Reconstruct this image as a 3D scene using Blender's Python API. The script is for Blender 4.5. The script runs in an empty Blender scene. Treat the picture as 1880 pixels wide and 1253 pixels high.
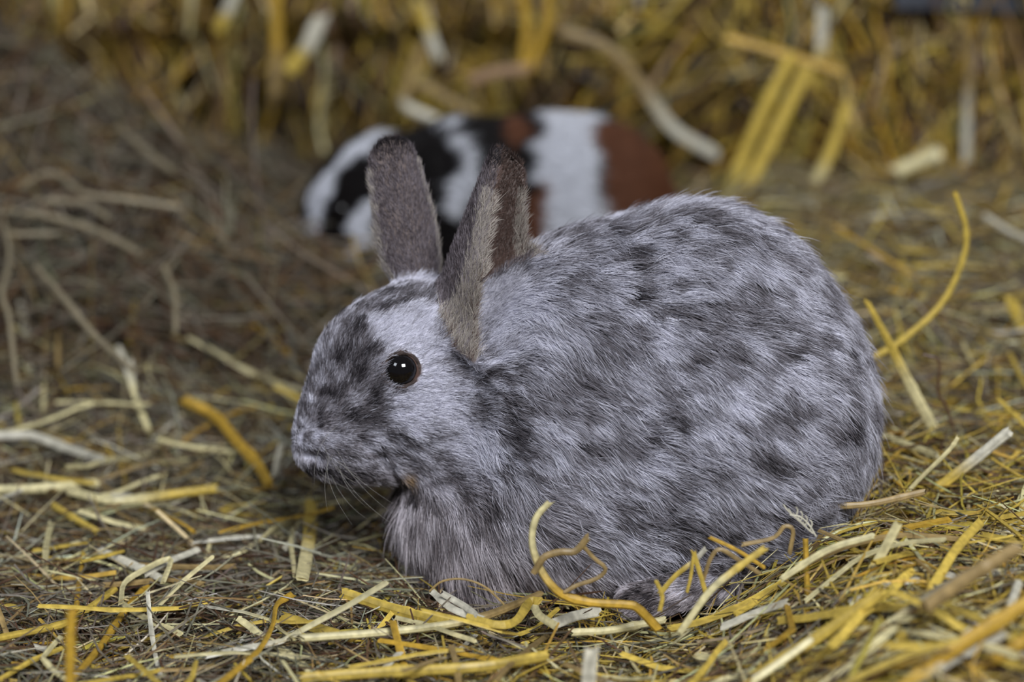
import bpy, math
import numpy as np
from mathutils import Vector, Matrix, kdtree

rng = np.random.default_rng(11)
SC = bpy.context.scene
COL = SC.collection

# ------------------------------------------------------------------ camera
PITCH = math.radians(15.0)
CAM = np.array([0.0, -1.30, 0.513])
LENS = 85.0
FPX = 1880 * LENS / 36.0
FWD = np.array([0, math.cos(PITCH), -math.sin(PITCH)])
UPV = np.array([0, math.sin(PITCH), math.cos(PITCH)])
RGT = np.array([1.0, 0, 0])
cam_d = bpy.data.cameras.new('camera')
cam = bpy.data.objects.new('camera', cam_d)
COL.objects.link(cam)
cam.location = CAM
cam.rotation_euler = (math.pi / 2 - PITCH, 0, 0)
cam_d.lens = LENS
cam_d.sensor_width = 36
cam_d.clip_start = 0.05
cam_d.dof.use_dof = True
cam_d.dof.focus_distance = 1.325
cam_d.dof.aperture_fstop = 3.1
SC.camera = cam

# ------------------------------------------------------------------ world, light, exposure
w = bpy.data.worlds.new('world')
SC.world = w
w.use_nodes = True
bg = w.node_tree.nodes['Background']
bg.inputs[0].default_value = (0.60, 0.66, 0.80, 1)
bg.inputs[1].default_value = 0.12


def area(name, loc, target, size, power, color):
    d = bpy.data.lights.new(name, 'AREA')
    d.shape = 'RECTANGLE'
    d.size, d.size_y = size
    d.energy = power
    d.color = color
    o = bpy.data.objects.new(name, d)
    COL.objects.link(o)
    o.location = loc
    v = Vector(target) - Vector(loc)
    o.rotation_euler = v.to_track_quat('-Z', 'Y').to_euler()
    return o


# daylight openings behind the camera, as the reflections in the rabbit's eye show them
area('window_right_offscreen', (0.9, -2.6, 2.4), (0.05, 0.0, 0.05), (1.2, 1.0), 105, (0.95, 0.97, 1.0))
area('window_left_offscreen', (-1.9, -1.7, 2.3), (-0.05, 0.0, 0.1), (0.9, 0.9), 22, (0.84, 0.90, 1.0))

SC.view_settings.view_transform = 'Standard'
SC.view_settings.look = 'None'
SC.view_settings.gamma = 1
SC.view_settings.use_curve_mapping = False
SC.view_settings.exposure = 0.35


# ------------------------------------------------------------------ helpers
def ray(px, py):
    return FWD + (px - 940) / FPX * RGT + (626.5 - py) / FPX * UPV


def PY(px, py, Y):
    """world point on the plane y = Y seen at a photo position"""
    d = ray(px, py)
    return CAM + d * ((Y - CAM[1]) / d[1])


def RP(px, Y):
    """length in metres of px photo pixels at plane y = Y"""
    return px * (Y - CAM[1]) * 1.035 / FPX


def sstep(a, b, x):
    t = np.clip((x - a) / (b - a), 0, 1)
    return t * t * (3 - 2 * t)


def hash3(i, j, k, seed):
    h = (i * 374761393 + j * 668265263 + k * 2147483647 + seed * 974711) & 0xFFFFFFFF
    h = ((h ^ (h >> 13)) * 1274126177) & 0xFFFFFFFF
    return ((h ^ (h >> 16)) & 0xFFFF) / 65535.0


def vnoise(P, freq, seed=0):
    """value noise, 0..1"""
    Q = np.asarray(P, float) * freq + 1000.0
    I = np.floor(Q).astype(np.int64)
    F = Q - I
    F = F * F * (3 - 2 * F)
    r = 0
    for dx in (0, 1):
        for dy in (0, 1):
            for dz in (0, 1):
                wgt = (F[..., 0] if dx else 1 - F[..., 0]) * (F[..., 1] if dy else 1 - F[..., 1]) * (F[..., 2] if dz else 1 - F[..., 2])
                r = r + wgt * hash3(I[..., 0] + dx, I[..., 1] + dy, I[..., 2] + dz, seed)
    return r


def ground(x, y):
    x = np.asarray(x, float)
    y = np.asarray(y, float)
    g = 0.050 * sstep(0.07, 0.21, x) + 0.05 * sstep(0.12, 0.5, y)
    g = g + 0.02 * sstep(-0.12, -0.3, x) * sstep(0.1, 0.35, y)
    ed = -.06 - .26 * sstep(.50, .85, y)
    g = g + 0.30 * sstep(0.36, 1.15, y) * sstep(0, 1, (ed - x) / .22)
    P = np.stack([x, y, x * 0], -1)
    return g + 0.014 * (vnoise(P, 9, 3) - .5) + 0.008 * (vnoise(P, 27, 4) - .5)


def G(px, py, lift=0.0):
    """point on the ground seen at a photo position"""
    d = ray(px, py)
    t = 0.9
    for _ in range(2000):
        p = CAM + d * t
        if p[2] <= float(ground(p[0], p[1])) + lift:
            break
        t += 0.002
    return CAM + d * t


def nrm(v):
    return v / np.maximum(np.linalg.norm(v, axis=-1, keepdims=True), 1e-12)


def srgb(r, g, b):
    return tuple(((c / 255) / 12.92 if c / 255 <= .04045 else (((c / 255) + .055) / 1.055) ** 2.4) for c in (r, g, b))


def put(o, parent=None, label=None, cat=None, group=None, kind=None):
    COL.objects.link(o)
    if parent is not None:
        o.parent = parent
    if label:
        o['label'] = label
    if cat:
        o['category'] = cat
    if group:
        o['group'] = group
    if kind:
        o['kind'] = kind
    return o


def mesh_np(name, V, F, mat=None, smooth=True, color=None):
    """V (n,3), F (m,3|4) arrays; color (n,3) point colour"""
    me = bpy.data.meshes.new(name)
    V = np.ascontiguousarray(V, np.float32)
    F = np.ascontiguousarray(F, np.int32)
    k = F.shape[1]
    me.vertices.add(len(V))
    me.vertices.foreach_set('co', V.ravel())
    me.loops.add(F.size)
    me.loops.foreach_set('vertex_index', F.ravel())
    me.polygons.add(len(F))
    me.polygons.foreach_set('loop_start', np.arange(0, F.size, k, dtype=np.int32))
    me.polygons.foreach_set('use_smooth', np.full(len(F), smooth))
    me.update(calc_edges=True)
    me.validate()
    if color is not None:
        a = me.attributes.new('tint', 'FLOAT_COLOR', 'POINT')
        c = np.ones((len(V), 4), np.float32)
        c[:, :3] = color
        a.data.foreach_set('color', c.ravel())
    if mat:
        me.materials.append(mat)
    return bpy.data.objects.new(name, me)


# ------------------------------------------------------------------ materials
def mat_base(name):
    m = bpy.data.materials.new(name)
    m.use_nodes = True
    nt = m.node_tree
    b = nt.nodes['Principled BSDF']
    return m, nt, b


def mat_straw(name, rough=0.5, spec=0.35, fiber=260.0):
    m, nt, b = mat_base(name)
    at = nt.nodes.new('ShaderNodeAttribute')
    at.attribute_name = 'tint'
    tc = nt.nodes.new('ShaderNodeTexCoord')
    no = nt.nodes.new('ShaderNodeTexNoise')
    no.inputs['Scale'].default_value = fiber
    no.inputs['Detail'].default_value = 3
    nt.links.new(tc.outputs['Object'], no.inputs['Vector'])
    mr = nt.nodes.new('ShaderNodeMapRange')
    mr.inputs['From Min'].default_value = .3
    mr.inputs['From Max'].default_value = .7
    mr.inputs['To Min'].default_value = .72
    mr.inputs['To Max'].default_value = 1.15
    nt.links.new(no.outputs['Fac'], mr.inputs['Value'])
    mx = nt.nodes.new('ShaderNodeMix')
    mx.data_type = 'RGBA'
    mx.blend_type = 'MULTIPLY'
    mx.inputs['Factor'].default_value = 1
    nt.links.new(at.outputs['Color'], mx.inputs['A'])
    nt.links.new(mr.outputs['Result'], mx.inputs['B'])
    nt.links.new(mx.outputs['Result'], b.inputs['Base Color'])
    b.inputs['Roughness'].default_value = rough
    b.inputs['Specular IOR Level'].default_value = spec
    return m


def mat_plain(name, col, rough=.6, spec=.3, noise=None):
    m, nt, b = mat_base(name)
    b.inputs['Roughness'].default_value = rough
    b.inputs['Specular IOR Level'].default_value = spec
    b.inputs['Base Color'].default_value = (*col, 1)
    if noise:
        tc = nt.nodes.new('ShaderNodeTexCoord')
        no = nt.nodes.new('ShaderNodeTexNoise')
        no.inputs['Scale'].default_value = noise[0]
        no.inputs['Detail'].default_value = 6
        nt.links.new(tc.outputs['Object'], no.inputs['Vector'])
        cr = nt.nodes.new('ShaderNodeValToRGB')
        cr.color_ramp.elements[0].position = .3
        cr.color_ramp.elements[1].position = .7
        cr.color_ramp.elements[0].color = (*[c * .5 for c in col], 1)
        cr.color_ramp.elements[1].color = (*noise[1], 1)
        nt.links.new(no.outputs['Fac'], cr.inputs['Fac'])
        nt.links.new(cr.outputs['Color'], b.inputs['Base Color'])
        bp = nt.nodes.new('ShaderNodeBump')
        bp.inputs['Strength'].default_value = .6
        bp.inputs['Distance'].default_value = .004
        nt.links.new(no.outputs['Fac'], bp.inputs['Height'])
        nt.links.new(bp.outputs['Normal'], b.inputs['Normal'])
    return m


def mat_fur(name, rough=.55, spec=.25):
    m, nt, b = mat_base(name)
    at = nt.nodes.new('ShaderNodeAttribute')
    at.attribute_name = 'tint'
    nt.links.new(at.outputs['Color'], b.inputs['Base Color'])
    b.inputs['Roughness'].default_value = rough
    b.inputs['Specular IOR Level'].default_value = spec
    return m


M_STRAW = mat_straw('straw', .42, .45)
M_HAY = mat_straw('hay', .65, .2)
M_FLOOR = mat_plain('earth_under_hay', (.085, .068, .050), .95, .1, (60, (.11, .090, .066)))
M_CORE = mat_plain('packed_straw', (.26, .18, .075), .95, .1, (45, (.30, .21, .09)))
M_FUR = mat_fur('fur')
M_SKIN = mat_fur('undercoat', .9, .05)
M_EYE = mat_plain('dark_eye', (.004, .003, .003), .04, .6)
M_LID = mat_plain('eyelid_skin', (.050, .034, .030), .6, .25, (300, (.085, .058, .050)))
M_RAIL = mat_plain('dark_painted_metal', (.035, .040, .052), .5, .4, (40, (.06, .065, .08)))

# ------------------------------------------------------------------ floor
n = 140
gx, gy = np.meshgrid(np.linspace(-1.1, 1.1, n), np.linspace(-.75, 1.5, n), indexing='ij')
gz = ground(gx, gy) - .006
V = np.stack([gx, gy, gz], -1).reshape(-1, 3)
ii, jj = np.meshgrid(np.arange(n - 1), np.arange(n - 1), indexing='ij')
a0 = (ii * n + jj).ravel()
F = np.stack([a0, a0 + n, a0 + n + 1, a0 + 1], -1)
put(mesh_np('floor', V, F, M_FLOOR), kind='structure')


# ------------------------------------------------------------------ strand meshes (straw, hay)
def strands(P, wid, thk, sides, ref=None, taper=None):
    """P (N,K,3) centre lines, wid/thk (N,) or (N,K) half sizes -> V, F, per-vertex strand id"""
    N, K, _ = P.shape
    T = np.empty_like(P)
    T[:, 1:-1] = P[:, 2:] - P[:, :-2]
    T[:, 0] = P[:, 1] - P[:, 0]
    T[:, -1] = P[:, -1] - P[:, -2]
    T = nrm(T)
    if ref is None:
        ref = np.tile(np.array([0, 0, 1.0]), (N, 1)) + rng.normal(0, .5, (N, 3))
    S = nrm(np.cross(T, ref[:, None, :]))
    U = np.cross(S, T)
    wid = np.asarray(wid, float)
    thk = np.asarray(thk, float)
    if wid.ndim == 1:
        wid = np.repeat(wid[:, None], K, 1)
    if thk.ndim == 1:
        thk = np.repeat(thk[:, None], K, 1)
    if taper is not None:
        wid = wid * taper[None, :]
        thk = thk * taper[None, :]
    th = np.arange(sides) * 2 * math.pi / sides + (math.pi / 4 if sides == 4 else 0)
    V = P[:, :, None, :] + wid[:, :, None, None] * np.cos(th)[None, None, :, None] * S[:, :, None, :] + thk[:, :, None, None] * np.sin(th)[None, None, :, None] * U[:, :, None, :]
    base = (np.arange(N) * K * sides)[:, None, None]
    k = (np.arange(K - 1) * sides)[None, :, None]
    s = np.arange(sides)[None, None, :]
    s2 = (s + 1) % sides
    F = np.stack([base + k + s, base + k + s2, base + k + sides + s2, base + k + sides + s], -1).reshape(-1, 4)
    if sides == 4:
        cap0 = (base[:, :, 0] + np.array([3, 2, 1, 0])[None])
        cap1 = (base[:, :, 0] + (K - 1) * sides + np.array([0, 1, 2, 3])[None])
        F = np.concatenate([F, cap0, cap1])
    return V.reshape(-1, 3), F, np.repeat(np.arange(N), K * sides)


def catmull(pts, K):
    pts = np.asarray(pts, float)
    if len(pts) == 2:
        pts = np.stack([pts[0], (pts[0] + pts[1]) / 2, pts[1]])
    p = np.concatenate([[2 * pts[0] - pts[1]], pts, [2 * pts[-1] - pts[-2]]])
    u = np.linspace(0, len(pts) - 1 - 1e-6, K)
    i = u.astype(int)
    t = (u - i)[:, None]
    a, b, c, d = p[i], p[i + 1], p[i + 2], p[i + 3]
    return .5 * (2 * b + (c - a) * t + (2 * a - 5 * b + 4 * c - d) * t ** 2 + (3 * b - a - 3 * c + d) * t ** 3)


YEL = srgb(200, 172, 78)
GOLD = srgb(188, 150, 54)
PALE = srgb(214, 202, 152)
WHITE = srgb(206, 200, 180)
TAN = srgb(154, 130, 84)
BROWN = srgb(100, 76, 56)
HAYG = srgb(124, 116, 100)
HAYD = srgb(92, 80, 66)
PALETTE = {'golden yellow': YEL, 'deep golden': GOLD, 'pale cream': PALE, 'bleached white': WHITE, 'tan': TAN, 'greyish': HAYG, 'brown': BROWN}


def resample(pts, K):
    pts = np.asarray(pts, float)
    d = np.r_[0, np.cumsum(np.linalg.norm(np.diff(pts, axis=0), axis=1))]
    u = np.linspace(0, d[-1], K)
    return np.stack([np.interp(u, d, pts[:, i]) for i in range(3)], -1)


def straw_geo(pts, width, color, flat=.35, K=14, end_color=None, ref=None, node=True, taper=(1, 1), sides=8, poly=False):
    """one straw: hollow flattened stalk with a node ring, ragged ends"""
    P = catmull(pts, K) if not poly else resample(pts, K)
    L = np.linalg.norm(P[-1] - P[0])
    s = np.linspace(0, 1, K)
    wv = width / 2 * (taper[0] + (taper[1] - taper[0]) * s) * (1 + rng.normal(0, .025, K))
    if node and L > .04:
        k0 = int(rng.integers(3, K - 3))
        wv[k0] *= 1.22
    tv = wv * flat
    if ref is None:
        ref = np.array([rng.normal(0, .4), -.6, 1.0])
    V, F, _ = strands(P[None], wv[None], tv[None], sides, ref=np.asarray(ref, float)[None])
    # ragged ends: pull single corner vertices outwards along the stalk
    t0 = nrm(P[0] - P[1])
    t1 = nrm(P[-1] - P[-2])
    for q in range(sides):
        V[q] += t0 * rng.uniform(0, width * .9)
        V[(K - 1) * sides + q] += t1 * rng.uniform(0, width * .9)
    # end caps, recessed (hollow stalk)
    nv = len(V)
    c0 = V[:sides].mean(0) - t0 * width * .6
    c1 = V[-sides:].mean(0) - t1 * width * .6
    V = np.concatenate([V, [c0, c1]])
    q = np.arange(sides)
    cap = np.concatenate([np.stack([q, (q + 1) % sides, np.full(sides, nv), np.full(sides, nv)], -1)[:, [1, 0, 2, 2]],
                          np.stack([(K - 1) * sides + q, (K - 1) * sides + (q + 1) % sides, np.full(sides, nv + 1), np.full(sides, nv + 1)], -1)])
    ec = np.array(end_color if end_color is not None else color)
    ca = np.array(color)
    m = sstep(.45, .75, s)[:, None] if end_color is not None else np.zeros((K, 1))
    c = ca * (1 - m) + ec * m
    c = c * (1 + rng.normal(0, .07, (K, 1)))
    fib = rng.uniform(.72, 1.14, (1, sides, 1))
    c = (c[:, None, :] * fib).reshape(-1, 3)
    C = np.concatenate([c, [ca, ec]])
    return V, F, cap[:, :3], C


def mesh_straw(name, *a, **k):
    V, F, cap, C = straw_geo(*a, **k)
    me = bpy.data.meshes.new(name)
    me.from_pydata([tuple(v) for v in V], [], [tuple(int(x) for x in f) for f in F] + [tuple(int(x) for x in f) for f in cap])
    at = me.attributes.new('tint', 'FLOAT_COLOR', 'POINT')
    c4 = np.ones((len(V), 4), np.float32)
    c4[:, :3] = np.clip(C, 0, 1)
    at.data.foreach_set('color', c4.ravel())
    me.materials.append(M_STRAW)
    return bpy.data.objects.new(name, me)


# ------------------------------------------------------------------ implicit animals
def e_prim(c, r, k, rot=None):
    return ('e', np.asarray(c, float), np.asarray(r, float), k, rot)


def c_prim(a, b, ra, rb, k):
    return ('c', np.asarray(a, float), np.asarray(b, float), (ra, rb), k)


def ear_prim(a, b, n, W, D, t, k, tip=2.0):
    a = np.asarray(a, float)
    b = np.asarray(b, float)
    L = np.linalg.norm(b - a)
    ax = (b - a) / L
    n = np.asarray(n, float)
    n = nrm(n - ax * np.dot(n, ax))
    return ('ear', a, (L, ax, n, np.cross(ax, n), W, D, t, tip), k, None)


def ear_prof(sc, tip):
    prof = np.where(sc < .4, .80 + .20 * np.sin(sc / .4 * math.pi / 2), 1 - (1 - tip) * np.clip((sc - .4) / .46, 0, 1))
    return prof * np.sqrt(np.clip(1 - (np.clip(sc - .84, 0, 1) / .16) ** 2, 0, 1))


def prim_d(p, P):
    if p[0] == 'e':
        q = P - p[1]
        if p[4] is not None:
            q = q @ p[4]
        k0 = np.linalg.norm(q / p[2], axis=-1)
        k1 = np.linalg.norm(q / (p[2] ** 2), axis=-1)
        return k0 * (k0 - 1) / np.maximum(k1, 1e-9)
    if p[0] == 'c':
        a, b, (ra, rb) = p[1], p[2], p[3]
        ab = b - a
        h = np.clip(((P - a) @ ab) / (ab @ ab), 0, 1)
        return np.linalg.norm(P - a - h[..., None] * ab, axis=-1) - (ra + (rb - ra) * h)
    L, ax, n, bx, W, D, t, tip = p[2]
    q = P - p[1]
    s = (q @ ax) / L
    b = q @ bx
    c = q @ n
    sc = np.clip(s, 0, 1)
    prof = ear_prof(sc, tip)
    Wv = np.maximum(W * prof, 1e-4)
    Dv = D * (prof * (1 - .55 * sc))
    kap = Dv / Wv ** 2
    bc = np.clip(b, -Wv, Wv)
    sheet = np.abs(c - kap * bc * bc) / np.sqrt(1 + (2 * kap * bc) ** 2) - t
    side = (np.abs(b) - Wv) * .7
    d = np.maximum(np.maximum(sheet, side), np.maximum(s - 1, -s - .10) * L)
    return d


def smin(a, b, k):
    h = np.clip(.5 + .5 * (b - a) / k, 0, 1)
    return b * (1 - h) + a * h - k * h * (1 - h)


def sdf(prims, P):
    d = None
    for p in prims:
        if p[0] == 'sub':
            d = -smin(-d, prim_d(p[1], P), .0025)
            continue
        v = prim_d(p, P)
        k = p[4] if p[0] == 'c' else p[3]
        d = v if d is None else smin(d, v, k)
    return d


def sdf_grad(prims, P, e=.0012):
    g = np.empty_like(P)
    for i in range(3):
        o = np.zeros(3)
        o[i] = e
        g[:, i] = sdf(prims, P + o) - sdf(prims, P - o)
    return nrm(g)


def surface_nets(prims, lo, hi, h):
    lo = np.asarray(lo, float)
    nb = 4
    dims = (np.ceil((np.asarray(hi) - lo) / (h * nb)).astype(int)) * nb
    ax = [lo[i] + h * np.arange(dims[i]) for i in range(3)]
    cx = [lo[i] + h * (np.arange(dims[i] // nb) * nb + (nb - 1) / 2) for i in range(3)]
    Cg = np.stack(np.meshgrid(*cx, indexing='ij'), -1)
    cd = sdf(prims, Cg.reshape(-1, 3)).reshape(Cg.shape[:3])
    near = np.abs(cd) < h * nb * 2.0
    big = np.repeat(np.repeat(np.repeat(cd, nb, 0), nb, 1), nb, 2)
    nr = np.repeat(np.repeat(np.repeat(near, nb, 0), nb, 1), nb, 2)
    idx = np.argwhere(nr)
    pts = lo + idx * h
    big[nr] = sdf(prims, pts)
    Vv = big
    ins = Vv < 0
    nx, ny, nz = dims
    acc = np.zeros((nx - 1, ny - 1, nz - 1, 3))
    cnt = np.zeros((nx - 1, ny - 1, nz - 1))
    for axis in range(3):
        for u in (0, 1):
            for v in (0, 1):
                o0 = [0, 0, 0]
                others = [i for i in range(3) if i != axis]
                o0[others[0]] = u
                o0[others[1]] = v
                o1 = list(o0)
                o1[axis] = 1
                s0 = tuple(slice(o0[i], o0[i] + dims[i] - 1) for i in range(3))
                s1 = tuple(slice(o1[i], o1[i] + dims[i] - 1) for i in range(3))
                A, B = Vv[s0], Vv[s1]
                cr = (A < 0) != (B < 0)
                t = np.where(cr, A / np.where(cr, A - B, 1), 0)
                cnt += cr
                for i in range(3):
                    acc[..., i] += np.where(cr, o0[i] + (t if i == axis else 0), 0)
    act = cnt > 0
    vid = -np.ones(act.shape, int)
    cells = np.argwhere(act)
    vid[act] = np.arange(len(cells))
    verts = lo + (cells + acc[act] / cnt[act][:, None]) * h
    faces = []
    for axis in range(3):
        o = [i for i in range(3) if i != axis]
        sl0 = [slice(None)] * 3
        sl1 = [slice(None)] * 3
        sl0[axis] = slice(0, dims[axis] - 1)
        sl1[axis] = slice(1, dims[axis])
        A, B = ins[tuple(sl0)], ins[tuple(sl1)]
        e = np.argwhere(A != B)
        e = e[(e[:, o[0]] > 0) & (e[:, o[1]] > 0) & (e[:, o[0]] < dims[o[0]] - 1) & (e[:, o[1]] < dims[o[1]] - 1)]
        q = []
        for (u, v) in ((-1, -1), (0, -1), (0, 0), (-1, 0)):
            c = e.copy()
            c[:, o[0]] += u
            c[:, o[1]] += v
            q.append(vid[c[:, 0], c[:, 1], c[:, 2]])
        q = np.stack(q, -1)
        flip = A[e[:, 0], e[:, 1], e[:, 2]] ^ (axis == 1)
        q[~flip] = q[~flip][:, ::-1]
        faces.append(q)
    return verts, np.concatenate(faces)


def sample_surface(V, F, count):
    T = np.concatenate([F[:, [0, 1, 2]], F[:, [0, 2, 3]]])
    A, B, C = V[T[:, 0]], V[T[:, 1]], V[T[:, 2]]
    ar = np.linalg.norm(np.cross(B - A, C - A), axis=1)
    i = rng.choice(len(T), count, p=ar / ar.sum())
    u, v = rng.random((2, count))
    f = u + v > 1
    u[f], v[f] = 1 - u[f], 1 - v[f]
    return A[i] + u[:, None] * (B[i] - A[i]) + v[:, None] * (C[i] - A[i])


def fur_object(name, roots, N, D, length, elev, rad, colr, colt, clump=None, clump_amt=.5, K=5, lift=.0003):
    """hair curves: roots, normals, comb direction (tangent), per-strand arrays"""
    n = len(roots)
    T = nrm(D - N * np.sum(D * N, 1, keepdims=True))
    P = np.empty((n, K, 3))
    P[:, 0] = roots - N * lift
    step = (length / (K - 1))[:, None]
    for k in range(1, K):
        f = (k - 1) / (K - 2)
        el = (elev * (1 - .75 * f))[:, None]
        dirv = nrm(T * np.cos(el) + N * np.sin(el) + np.array([0, 0, -.18 * f]))
        P[:, k] = P[:, k - 1] + dirv * step
    P += rng.normal(0, 1, (n, 1, 3)) * 0
    jit = rng.normal(0, 1, (n, 3)) * length[:, None] * .10
    ss = np.linspace(0, 1, K)
    P += jit[:, None, :] * (ss ** 1.5)[None, :, None]
    if clump is not None:
        off = P - P[clump]
        wgt = (clump_amt[:, None] * (ss ** 1.3)[None, :])[:, :, None]
        P = P - off * wgt
        P[:, 0] = roots - N * lift
    hc = bpy.data.hair_curves.new(name)
    hc.add_curves([K] * n)
    hc.attributes['position'].data.foreach_set('vector', np.ascontiguousarray(P, np.float32).ravel())
    r = (rad[:, None] * np.array([1.0, 1.0, .85, .6, .15])[None, :K]).astype(np.float32)
    ra = hc.attributes.get('radius') or hc.attributes.new('radius', 'FLOAT', 'POINT')
    ra.data.foreach_set('value', r.ravel())
    m = np.clip(ss * 1.6 - .2, 0, 1)[None, :, None]
    c = colr[:, None, :] * (1 - m) + colt[:, None, :] * m
    c4 = np.ones((n, K, 4), np.float32)
    c4[..., :3] = np.clip(c, 0, 1)
    ca = hc.attributes.new('tint', 'FLOAT_COLOR', 'POINT')
    ca.data.foreach_set('color', c4.ravel())
    hc.materials.append(M_FUR)
    return bpy.data.objects.new(name, hc)


def clumps(P, count):
    idx = rng.choice(len(P), count, replace=False)
    kd = kdtree.KDTree(count)
    for j, i in enumerate(idx):
        kd.insert(P[i], int(i))
    kd.balance()
    return np.array([kd.find(p)[1] for p in P])


def surf_point(prims, px, py):
    """first point of an animal's surface seen at a photo position"""
    d = nrm(ray(px, py))
    t = 1.0
    for _ in range(200):
        v = float(sdf(prims, (CAM + d * t)[None])[0])
        t += v * .8
        if v < .0004:
            return CAM + d * t
        if t > 3:
            return None
    return CAM + d * t


# ================================================================== RABBIT
YB = 0.04


def EB(px, py, Y, rx, rz, ry, k=.03, sh=20, rot=None):
    return e_prim(PY(px, py, Y), (RP(rx - sh, Y), ry, RP(rz - sh, Y)), k, rot)


RB = [
    EB(1268, 718, YB, 312, 362, .078),
    EB(1050, 642, YB, 212, 220, .062, .03),
    EB(905, 905, YB - .005, 190, 190, .058, .03),
    EB(1140, 880, YB - .005, 260, 235, .074, .03),
    EB(1375, 825, YB - .040, 200, 215, .046, .03),
    EB(1375, 800, YB + .040, 200, 225, .046, .03),
    EB(1000, 860, YB - .038, 120, 170, .036, .03),
    EB(1450, 760, YB, 145, 200, .060, .03),
    EB(940, 700, YB - .004, 150, 165, .050, .025),
    # head
    EB(782, 650, .036, 150, 143, .036, .018, 10),
    EB(694, 692, .028, 128, 140, .031, .018, 9),
    EB(634, 775, .020, 96, 96, .0250, .014, 7),
    EB(618, 822, .015, 82, 66, .0215, .012, 5),
    EB(800, 765, .022, 120, 116, .032, .018, 10),
    EB(690, 838, .018, 84, 46, .020, .012, 5),
]
# front legs, hind feet
for (yy, dx) in ((YB - .045, 0), (YB + .03, -12)):
    RB.append(c_prim(PY(905 + dx, 1010, yy), PY(885 + dx, 1100, yy - .01), .021, .012, .016))
    RB.append(c_prim(PY(890 + dx, 1108, yy - .01), PY(852 + dx, 1118, yy - .015), .0115, .0095, .01))
for (yy, dx) in ((YB - .085, 0), (YB + .075, 0)):
    RB.append(c_prim(PY(1320 + dx, 1068, yy + .012), PY(1165 + dx, 1108, yy + .004), .0115, .0095, .010))
EAR_N = ear_prim(PY(806, 548, .030), PY(916, 272, .016), (.82, -.57, .12), .0205, .038, .0020, .013, .66)
EAR_F = ear_prim(PY(772, 525, .050), PY(716, 254, .056), (-.35, .95, .1), .0165, .010, .0022, .007, .80)
RAB = RB + [EAR_N, EAR_F]
# mouth crease and nostril, cut into the muzzle
CUT = [[(662, 816), (694, 838), (712, 858), (728, 880)], [(560, 838), (582, 842)]]
cuts = []
for line in CUT:
    q = [surf_point(RAB, *p) for p in line]
    cuts += [('sub', c_prim(q[i], q[i + 1], .0032, .0028, .002)) for i in range(len(q) - 1)]
RAB = RAB + cuts
rv, rf = surface_nets(RAB, (-.155, -.085, -.012), (.235, .165, .305), .0021)
# keep the largest shell only is not needed: everything overlaps
rabbit = bpy.data.objects.new('rabbit', None)
put(rabbit, label='grey mottled rabbit with upright ears crouching on the hay and straw', cat='rabbit')
rabbit.location = (0.05, YB, 0)
bpy.context.view_layer.update()
INV = rabbit.matrix_world.inverted()


def under(o, parent):
    o.parent = parent
    o.matrix_parent_inverse = Matrix.Translation(-parent.location)


NOSE = PY(556, 812, .008)
EYE_N = surf_point(RAB, 736, 680)
n_eye = sdf_grad(RAB, EYE_N[None])[0]
# far eye: mirrored through the head's mid-plane
hd_c = PY(740, 690, .033)
hm = nrm(np.array([.28, 1.0, 0]))
EYE_F = EYE_N + hm * 2 * np.dot(hd_c - EYE_N, hm)
for _ in range(12):
    EYE_F = EYE_F - sdf_grad(RAB, EYE_F[None])[0] * sdf(RAB, EYE_F[None])[0]


def is_ear(P):
    dn, df = prim_d(EAR_N, P), prim_d(EAR_F, P)
    body = sdf(RB, P)
    return (np.minimum(dn, df) < .003) & (body > .004), dn < df


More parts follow.
